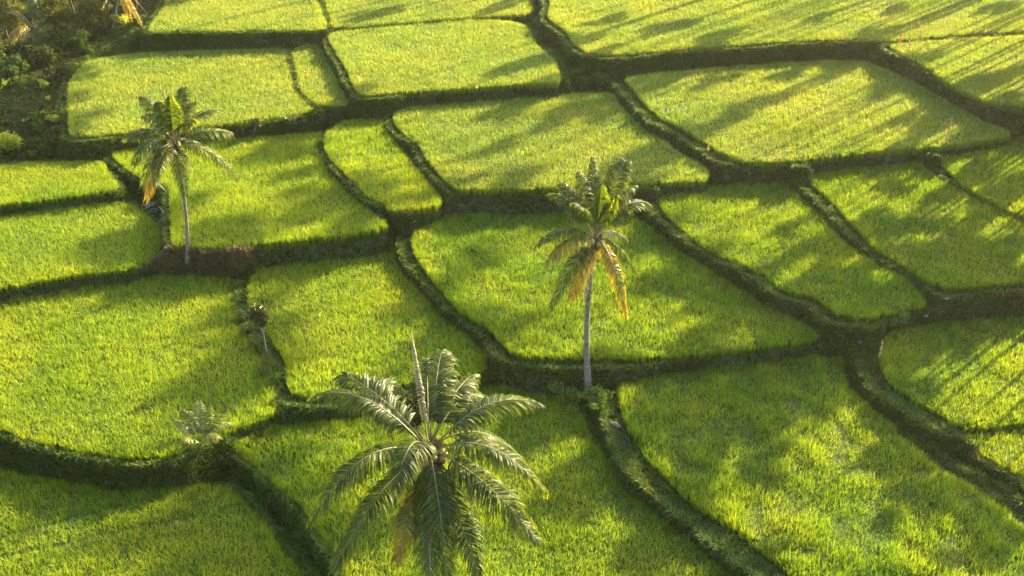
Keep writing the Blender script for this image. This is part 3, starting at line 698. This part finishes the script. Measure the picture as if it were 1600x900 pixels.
# jungle edge at the top left
for (u, v, h, rad, n, r, m, lab, nl, sz) in [
    (95, 62, 2.8, 2.0, 16, .9, M_gold_lit, 'golden lit tree between the two palms at the top left', 5200, .13),
    (142, 56, 2.4, 1.9, 15, .8, M_gold_lit, 'smaller golden lit tree left of the orange palm at the jungle edge', 4200, .12),
    (12, 62, 2.8, 2.0, 15, .9, M_gold_lit, 'tangled pale golden lit tree in the top left corner', 4200, .12),
    (120, 40, 7.0, 2.2, 9, 1.2, M_tree, 'tall dark tree behind the golden lit trees at the top left', 4200, .15),
    (60, 30, 7.0, 2.4, 9, 1.3, M_tree, 'dark tree behind the drooping palm in the top left corner', 4200, .15),
    (0, 110, 2.0, 1.6, 8, .9, M_tree, 'dark bush below the top left corner at the left edge', 3000, .13),
    (70, 108, 1.3, 1.2, 7, .7, M_tree, 'dark shrub between the drooping palm and the spiky plant', 2600, .12),
    (215, 20, 3.2, 1.3, 7, .9, M_tree, 'dark tree beside the far left paddy corner', 2600, .14),
    (92, 88, 1.7, 1.2, 6, .7, M_tree, 'dark shrub at the corner of the broad left paddy', 2600, .12),
    (30, 128, 1.1, 1.3, 8, .6, M_bush, 'leafy shrub under the spiky plant at the left edge of the clearing', 2200, .13),
    (90, 128, .9, .8, 6, .5, M_tree, 'dark shrub just left of the broad left paddy rim', 1500, .12),
    (60, 205, .7, .9, 7, .45, M_bush, 'broad low shrub above the blue green weeds near the bright shrub', 1500, .12),
    (95, 222, .6, .6, 5, .4, M_tree, 'dark low shrub at the lower corner of the broad left paddy', 1000, .11),
    (178, 30, 2.6, 1.5, 10, .8, M_tree, 'dark tree behind the orange frond palm', 3000, .13),
    (20, 30, 4.0, 1.8, 10, 1.0, M_gold_lit, 'golden lit tree highest in the top left corner', 4200, .12),
    (118, 84, 1.2, 1.2, 8, .6, M_bush, 'green shrub on the bank corner below the golden lit trees', 2200, .12)]:
    b = on_ground(u, v)
    tree('jungle_tree' if h > 2.5 else 'shrub', lab, 'tree' if h > 2.5 else 'shrub', b, rnd_clumps(rg, h, rad, n, r), nl, sz, m, M_bark, .14, int(u), group='jungle edge trees' if h > 2.5 else 'jungle edge shrubs')
for (u, v, h, rad, n, r, m, lab, nl, sz, rt) in [
    (188, 44, .8, .55, 5, .45, M_bright, 'light green bush at the foot of the orange palm', 500, .12, .5),
    (215, 42, .5, .6, 5, .35, M_bush, 'low green bush at the upper right of the jungle edge', 500, .12, .5),
    (14, 236, .7, .8, 12, .6, M_bright, 'bright yellow green shrub at the left edge of the clearing', 3200, .15, .3),
    (70, 141, .6, .4, 4, .26, M_bright, 'yellow topped shrub, uppermost in the dark clearing', 260, .10, .5),
    (78, 162, .5, .2, 2, .22, M_bright, 'tiny yellow topped plant between two larger ones in the clearing', 120, .09, .5),
    (82, 196, .6, .35, 4, .28, M_bright, 'yellow topped shrub above the blue green weeds in the clearing', 240, .10, .5),
    (49, 182, .5, .25, 3, .22, M_bush, 'dull green small shrub in the middle of the clearing', 160, .09, .5),
    (72, 238, .3, .7, 7, .32, M_bush, 'low blue green weeds by the left strip paddy corner', 900, .12, .6),
    (20, 170, .2, .9, 7, .35, M_bush, 'patch of leafy creeper at the left edge of the clearing', 900, .12, .6),
    (398, 204, .7, .2, 4, .34, M_croton, 'small shrub with an orange top on the bank above the left palm field', 260, .13, .6),
    (453, 203, .7, .3, 5, .40, M_croton, 'small rounded shrub on pale stems, middle one on the far bank', 260, .10, .5),
    (474, 201, .75, .25, 4, .34, M_croton, 'small shrub on thin stem left of the tall bushy one', 200, .10, .5),
    (497, 196, .95, .45, 9, .5, M_bush, 'tall bushy shrub at the crossing of the banks, left of centre', 1300, .12, .5),
    (908, 140, .7, .5, 8, .42, M_bush, 'shrub on pale stems under the far gully bank, left one', 700, .12, .5),
    (938, 138, .85, .55, 9, .45, M_bush, 'shrub on pale stems under the far gully bank, right one', 800, .12, .5),
    (889, 626, .7, .7, 12, .42, M_shrub, 'leafy bush at the foot of the middle palm, left of its trunk', 2200, .13, .35),
    (935, 630, .4, .7, 9, .32, M_shrub, 'low weeds at the foot of the middle palm, right of its trunk', 1200, .11, .35),
    (1400, 500, .35, .8, 10, .4, M_shrub, 'leafy mound on the bank junction at right', 900, .08, .5),
    (548, 292, .3, .3, 4, .22, M_croton, 'pale leaved weed on the rim of the small bright paddy', 160, .10, .4)]:
    b = on_ground(u, v)
    tree('shrub', lab, 'shrub', b, rnd_clumps(rg, h, rad, n, r, .5), nl, sz, m, M_pale if 390 < u < 950 and v < 205 else M_bark, .04, int(u + v), ratio=rt, tb=.5, group='small shrubs on banks and clearing')
# croton tree by the left ditch
b = on_ground(420, 556)
top = at_y(404, 495, b[1] + .1) - b
cl = [(top + np.array([dx, dy, dz]), r) for dx, dy, dz, r in [(0, 0, 0, .34), (-.22, 0, .25, .3), (.2, .1, .3, .3), (0, 0, .55, .3), (.18, 0, -.35, .26), (-.28, 0, -.1, .25), (.32, 0, .05, .26), (.05, .1, -.6, .2)]]
tree('croton_tree', 'small croton tree with a thin pale leaning trunk beside the shaded ditch', 'tree', b, cl, 1500, .17, M_croton, M_pale, .05, 3, ratio=.28, tb=.4)
# tufts of long grass leaning into the ditch there
acc = Acc()
for u, v, n in [(385, 500, 60), (395, 520, 60), (402, 540, 50), (424, 585, 45), (428, 600, 30), (418, 575, 30)]:
    p = on_ground(u, v)
    q = np.asarray(p) + np.c_[rng.normal(0, .22, n), rng.normal(0, .22, n), np.zeros(n)]
    q[:, 2] = ground_z(q[:, 0], q[:, 1])
    blades(acc, q, rng.uniform(.5, 1.05, n), 5, .035, (.3, 1.0), 0, .05, rng.uniform(.4, .9, n))
tag(acc.build('long_grass', [M_grass]), 'long arching grass in the ditch below the croton tree', 'grass', kind='stuff')
# spiky rosette plants
def rosette(label, u, v, n, L, mat, w=.09, seed=1, name='spiky_plant', cat='plant', stem=.3, group=None):
    rg = np.random.default_rng(seed)
    b = on_ground(u, v)
    root = bpy.data.objects.new(name, None); sc.collection.objects.link(root); root.location = tuple(b); tag(root, label, cat, group)
    st = Acc(); tube(st, [(0, 0, -.1), (0, 0, stem)], [.07, .05], 7); st.build('stem', [M_bark], root)
    for i in range(n):
        a = i * 2.4 + rg.uniform(-.3, .3); e = rg.uniform(.2, 1.25); l = L * rg.uniform(.75, 1.1)
        d = np.array([math.cos(a) * math.cos(e), math.sin(a) * math.cos(e), math.sin(e)])
        p0 = np.array([0, 0, stem]); p1 = p0 + d * l * .5; p2 = p0 + d * l + np.array([0, 0, -l * .28])
        s = np.cross(d, [0, 0, 1.0]); s /= np.linalg.norm(s); s *= w
        ac = Acc(); ac.add([p0 - s * .4, p0 + s * .4, p1 - s, p1 + s, p1 + [0, 0, -.04], p2], [(0, 4, 2), (0, 1, 4), (1, 3, 4), (2, 4, 5), (4, 3, 5)], rg.uniform(.2, .9))
        ac.build('leaf', [mat], root)
rosette('dark spiky plant in the shaded clearing below the drooping palm', 42, 100, 14, 1.3, M_bush, .10, 1)
rosette('broad leafed rosette plant at the foot of the drooping palm', 80, 84, 12, 1.2, M_bush, .14, 8)
rosette('pale green spiky plant at the left edge above the creeper patch', 10, 140, 12, 1.0, M_bright, .08, 9)
rosette('small spiky plant on the bank crossing by the bushy shrub', 488, 196, 10, .7, M_bush, .06, 3)
rosette('small leafy plant hanging over the ditch beside the big palm field', 905, 648, 9, .55, M_bush, .06, 4)

# red and pale flower spikes
def spike(label, ub, vb, ut, vt, mat, n=40, seed=1, fat=.07, red=0):
    rg = np.random.default_rng(seed)
    b = on_ground(ub, vb); t = at_y(ut, vt, b[1] + .05) - b
    root = bpy.data.objects.new('flower_spike', None); sc.collection.objects.link(root); root.location = tuple(b)
    tag(root, label, 'flower spike', 'tall flower spikes on the banks')
    a = Acc(); tube(a, [(0, 0, -.1), t * .5 + [.04, 0, 0], t], [.035, .025, .012], 6); a.build('stem', [M_rib], root)
    f = rg.uniform(.35, 1.0, n); P = np.outer(f, t) + rg.normal(0, fat, (n, 3)) * (1.3 - f)[:, None]
    a = Acc(); leaves(a, P, .09, rg.uniform(.2, 1, n), .5); a.build('flowers', [mat], root)
spike('short dark red flower spike at the corner of the far right field', 1405, 80, 1409, 53, M_red, 46, 1, .07)
spike('thick pale pink flower spike leaning over the right bank', 1416, 92, 1424, 58, M_orange, 70, 2, .09)
spike('tall thin pink flower spike, rightmost beside the sunny right edge field', 1436, 66, 1440, 38, M_orange, 40, 3, .05)
spike('tiny pale flower spike between two taller ones at the far right', 1430, 64, 1432, 50, M_orange, 18, 4, .04)
spike('tall leaning pale brown flower stalk right of the sunlit pale paddy', 1472, 238, 1488, 184, M_orange, 80, 5, .09)
spike('thin orange flower stalk beside the paddy at the right edge', 1372, 572, 1379, 532, M_orange, 34, 6, .04)
spike('pair of pale orange blooms low on the bank below the pale right paddy', 1106, 240, 1107, 228, M_orange, 22, 7, .07)

# dead branches beside the left palm
def branches(label, u, v, n, seed, L):
    rg = np.random.default_rng(seed); b = on_ground(u, v)
    root = bpy.data.objects.new('dead_branch_pile', None); sc.collection.objects.link(root); root.location = tuple(b); tag(root, label, 'dead branches')
    for i in range(n):
        a = Acc(); s = rg.normal(0, .35, 3); s[2] = abs(s[2]) * .5 + .1
        d = rg.normal(size=3); d[2] = abs(d[2]) * .5; d /= np.linalg.norm(d); l = L * rg.uniform(.4, 1.1)
        p = s + d * l; m = (s + p) / 2 + rg.normal(0, .09, 3)
        tube(a, [s, m, p], [.035, .028, .01], 6)
        q = m + (d + rg.normal(0, .5, 3)) * l * .35
        tube(a, [m, q], [.02, .008], 5)
        a.build('branch', [M_wood], root)
branches('tangle of dead branches in the hollow left of the left palm', 236, 328, 16, 3, 1.0)
for (ua, va, ub, vb, lab) in [(251, 331, 260, 344, 'pale broken branch lying on the rim left of the left palm'), (243, 294, 262, 304, 'long thin pale stick with a white end behind the dead branches')]:
    p = on_ground(ua, va); q = on_ground(ub, vb); q = q - p
    a = Acc(); tube(a, [(0, 0, .35), q * .5 + [0, 0, .4], q + [0, 0, .15]], [.05, .06, .035], 7); tube(a, [q * .5 + [0, 0, .4], q * .5 + [-.3, .1, .7]], [.04, .015], 6)
    o = a.build('branch', [M_wood], None, tuple(p)); tag(o, lab, 'branch')
# rocks and litter
def rock(label, u, v, r, seed, m=M_rock, name='rock', sq=.7, lift=0):
    rg = np.random.default_rng(seed); bm = bmesh.new(); bmesh.ops.create_icosphere(bm, subdivisions=3, radius=r)
    for q in bm.verts:
        n = vnoise(q.co.x / r * 1.3 + seed, q.co.y / r * 1.3 + q.co.z / r, .9, 61)
        q.co *= .75 + .5 * float(n); q.co.z *= sq
    me = bpy.data.meshes.new(name); bm.to_mesh(me); bm.free(); me.materials.append(m)
    p = on_ground(u, v); tag(link(name, me, None, (p[0], p[1], p[2] + r * .25 + lift)), label, name.replace('_', ' '))
rock('grey stone on the grassy path right of the ditch below the middle palm', 961, 668, .34, 1)
rock('left pale stone at the end of the short mound left of the big palm', 450, 650, .17, 2)
rock('right pale stone at the end of the short mound left of the big palm', 461, 645, .17, 3)
rock('grey stone on the path junction at right', 1342, 537, .22, 4)
rock('crumpled white plastic sheet in the shade on the right bank', 1478, 468, .17, 5, M_white, 'plastic_sheet', .25)
rock('pale blue white scrap on the rim of the right edge paddy', 1444, 505, .12, 6, M_white, 'litter', .4, .5)
# white marker stakes on the rims
for u, v, lab, h in [(528, 262, 'short white stake at the left rim of the small bright paddy', .55), (544, 262, 'white stake with torn cloth right of the shorter one by the small bright paddy', .7), (1038, 192, 'thin white stake on the grassy ridge between two far paddies', .7),
                     (1058, 184, 'pale blue rag stake at the rim of the large pale paddy', .6)]:
    p = on_ground(u, v); root = bpy.data.objects.new('marker_stake', None); sc.collection.objects.link(root); root.location = tuple(p); tag(root, lab, 'stake', 'white marker stakes')
    z0 = .55
    a = Acc(); tube(a, [(0, 0, -.1), (.02, 0, h + z0)], [.025, .02], 6); a.build('stick', [M_pale], root)
    a = Acc(); a.add([(0, 0, h + z0 - .02), (.16, .02, h + z0 - .08), (.13, -.03, h + z0 - .36), (.01, 0, h + z0 - .34), (.08, .05, h + z0 - .2)], [(0, 1, 4), (1, 2, 4), (2, 3, 4), (3, 0, 4)]); a.build('rag', [M_white], root)

# ------------------------------------------------------------ tall trees outside the picture (they stand up-sun and throw the long shades)
SH = Vector((SD.x, SD.y, 0)).normalized(); TE = math.tan(R(SUN_EL))
def proto_crown(seed, n, spread, r, nl, sz):
    rg = np.random.default_rng(seed)
    cl = [(np.array([rg.normal() * spread, rg.normal() * spread, rg.normal() * spread * .6]), r * rg.uniform(.6, 1.25)) for _ in range(n)]
    a = crown_acc(cl, nl, sz, rg, .6, .45, .2, .3)
    return mesh_from('crown', np.concatenate(a.co), np.concatenate(a.tr), np.concatenate(a.ti), [M_tree])
CROWNS = [proto_crown(100 + i, 9, 1.15, 1.2, 4200, .30) for i in range(4)]
def trunk_mesh(i):
    a = Acc(); tube(a, [(0, 0, -.5), (.1 * i, .1, .4), (0, 0, 1.0)], [.028, .02, .01], 8)
    return mesh_from('trunk', np.concatenate(a.co), np.concatenate(a.tr), np.concatenate(a.ti), [M_bark])
TRK = trunk_mesh(1)
# shade blobs: picture position, across-size (1 = about 5 m)
SHADES = [
 # (u, v, level, size)
 (240, 432, 2.4, .7), (385, 560, 2.4, 1.15), (390, 480, 2.4, .8), (335, 610, 2.4, .7),
 (215, 370, 3.5, 1.1),
 (450, 225, 4.5, .9), (535, 300, 4.5, 1.0), (560, 335, 4.5, .6), (480, 260, 4.5, .5),
 (500, 405, 2.7, .65), (700, 530, 2.7, .7), (640, 480, 2.7, .5), (735, 560, 2.7, .7), (590, 385, 2.7, .5),
 (740, 335, 3.6, .6), (755, 395, 3.6, .55), (1070, 425, 3.6, .75), (1235, 515, 3.6, .8), (1010, 375, 3.6, .5),
 (820, 160, 5.5, .75), (910, 165, 5.5, .8), (780, 225, 5.5, .45), (1030, 240, 5.5, .9), (700, 250, 5.5, .3), (960, 170, 5.5, .5),
 (835, 95, 6.8, .8), (600, 15, 7, .6), (780, 8, 7, .5),
 (960, 25, 7.9, .5), (1050, 38, 7.9, .6), (1130, 50, 7.9, .55), (1290, 20, 7.9, .4), (1370, 45, 7.9, .6), (1400, 10, 7.9, .4), (1570, 5, 7.9, .5),
 (1040, 125, 6.3, .6), (1120, 120, 6.3, .45), (1180, 160, 6.3, .6), (1240, 110, 6.3, .4), (1120, 190, 6.3, .5), (1320, 100, 6.3, .45), (1400, 130, 6.3, .6), (1480, 175, 6.3, .8), (1530, 205, 6.3, .6), (1430, 215, 6.3, .4),
 (1590, 110, 7.8, .6),
 (1180, 420, 4.6, .7), (1260, 440, 4.6, .9), (1350, 450, 4.6, .9), (1240, 350, 4.6, .45), (1290, 375, 4.6, .6),
 (1400, 350, 5.1, .9), (1500, 370, 5.1, 1.0), (1570, 400, 5.1, .9), (1480, 420, 5.1, .8), (1400, 285, 5.1, .45),
 (1530, 265, 5.5, .7), (1590, 290, 5.5, .8),
 (1420, 545, 3.2, .7), (1500, 520, 3.2, .6), (1440, 600, 3.2, .5),
 (1050, 610, 2.5, .9), (1180, 620, 2.5, 1.0), (1280, 600, 2.5, .8), (1110, 690, 2.5, .7), (1200, 720, 2.5, .55),
 (1460, 760, 2.5, .6), (1550, 840, 2.5, .7), (1400, 700, 2.5, .5), (1540, 760, 2.5, .6),
 (965, 690, 2.2, .5), (1060, 790, 2.2, .5), (1160, 870, 2.2, .5), (1400, 630, 2.6, .5), (1470, 700, 2.6, .5), (1560, 780, 2.6, .5), (860, 650, 1.7, .8), (930, 740, 1.7, .8), (1030, 850, 1.7, .6), (850, 780, 1.7, .4),
 (280, 800, .8, .8), (345, 785, .8, .9), (340, 860, .8, .8), (430, 885, .8, .9), (300, 440, 2.4, .6), (380, 850, .8, .95), (300, 880, .8, .4), (70, 800, .8, .3), (150, 830, .8, .25),
 (40, 90, 5, 1.0), (60, 170, 5, 1.0), (30, 210, 5, .8), (90, 130, 5, .9), (90, 210, 5, .8), (20, 150, 5, 1.0), (150, 55, 5, .9),
]
def outside(p, mg):
    u, v, w = pix(p)
    return w < 0 or u > 1600 + mg or u < -mg or v < -mg or v > 900 + mg
placed = []
rs = np.random.default_rng(5)
for (u, v, lv, s) in SHADES:
    P0 = at_z(u, v, lv)
    for D in np.arange(16, 150, 1.0):
        bx, by_ = P0[0] + SH.x * D, P0[1] + SH.y * D
        gz = float(ground_z(bx, by_)); cz = lv + D * TE
        R0 = 2.6 * s
        if cz - gz < 3.5 + R0 * .4: continue
        pts = [(bx, by_, gz), (bx, by_, (gz + cz) / 2), (bx, by_, cz), (bx - R0, by_, cz), (bx, by_ - R0, cz - R0), (bx - R0, by_, cz - R0)]
        if all(outside(q, 12) for q in pts): break
    placed.append((bx, by_, gz, cz, s, D, lv))
print('shade trees', len(placed), 'height', max(p[3] - p[2] for p in placed), 'D', max(p[5] for p in placed))
for i, (bx, by_, gz, cz, s, D, lv_) in enumerate(placed):
    root = bpy.data.objects.new('tall_tree', None); sc.collection.objects.link(root); root.location = (bx, by_, gz)
    tag(root, 'tall leafy tree standing beyond the edge of the picture, up-sun of the terraces', 'tree', 'tall trees beyond the terraces')
    c = link('crown', CROWNS[i % 4], root, (0, 0, cz - gz)); k = s * rs.uniform(.78, .95)
    c.scale = (k * .85, k * .85, k * 1.7) if lv_ > 5.4 else (k, k, k * .9); c.rotation_euler = (0, 0, rs.uniform(0, 6.28))
    t = link('trunk', TRK, root); hh = cz - gz; t.scale = (6, 6, hh)

# ------------------------------------------------------------ haze
HAZE = 0.00011
if HAZE > 0:
    m, N, L = node_mat('haze')
    out = N.new('ShaderNodeOutputMaterial'); pv = N.new('ShaderNodeVolumePrincipled')
    pv.inputs['Color'].default_value = (1.0, 0.93, 0.72, 1); pv.inputs['Density'].default_value = HAZE; pv.inputs['Anisotropy'].default_value = 0.55
    L.new(pv.outputs[0], out.inputs['Volume'])
    bm = bmesh.new(); bmesh.ops.create_cube(bm, size=1.0); me = bpy.data.meshes.new('haze'); bm.to_mesh(me); bm.free(); me.materials.append(m)
    zmin, zmax = float(Z.min()) - 1, max([46.0, float(Z.max()) + 2] + [p[3] + 6 for p in placed])
    print('haze box', zmin, zmax)
    o = link('haze', me, None, (0, 1000, (zmin + zmax) / 2)); o.scale = (6600, 7600, zmax - zmin); tag(o, kind='stuff')
    m.cycles.homogeneous_volume = True if hasattr(m.cycles, 'homogeneous_volume') else None
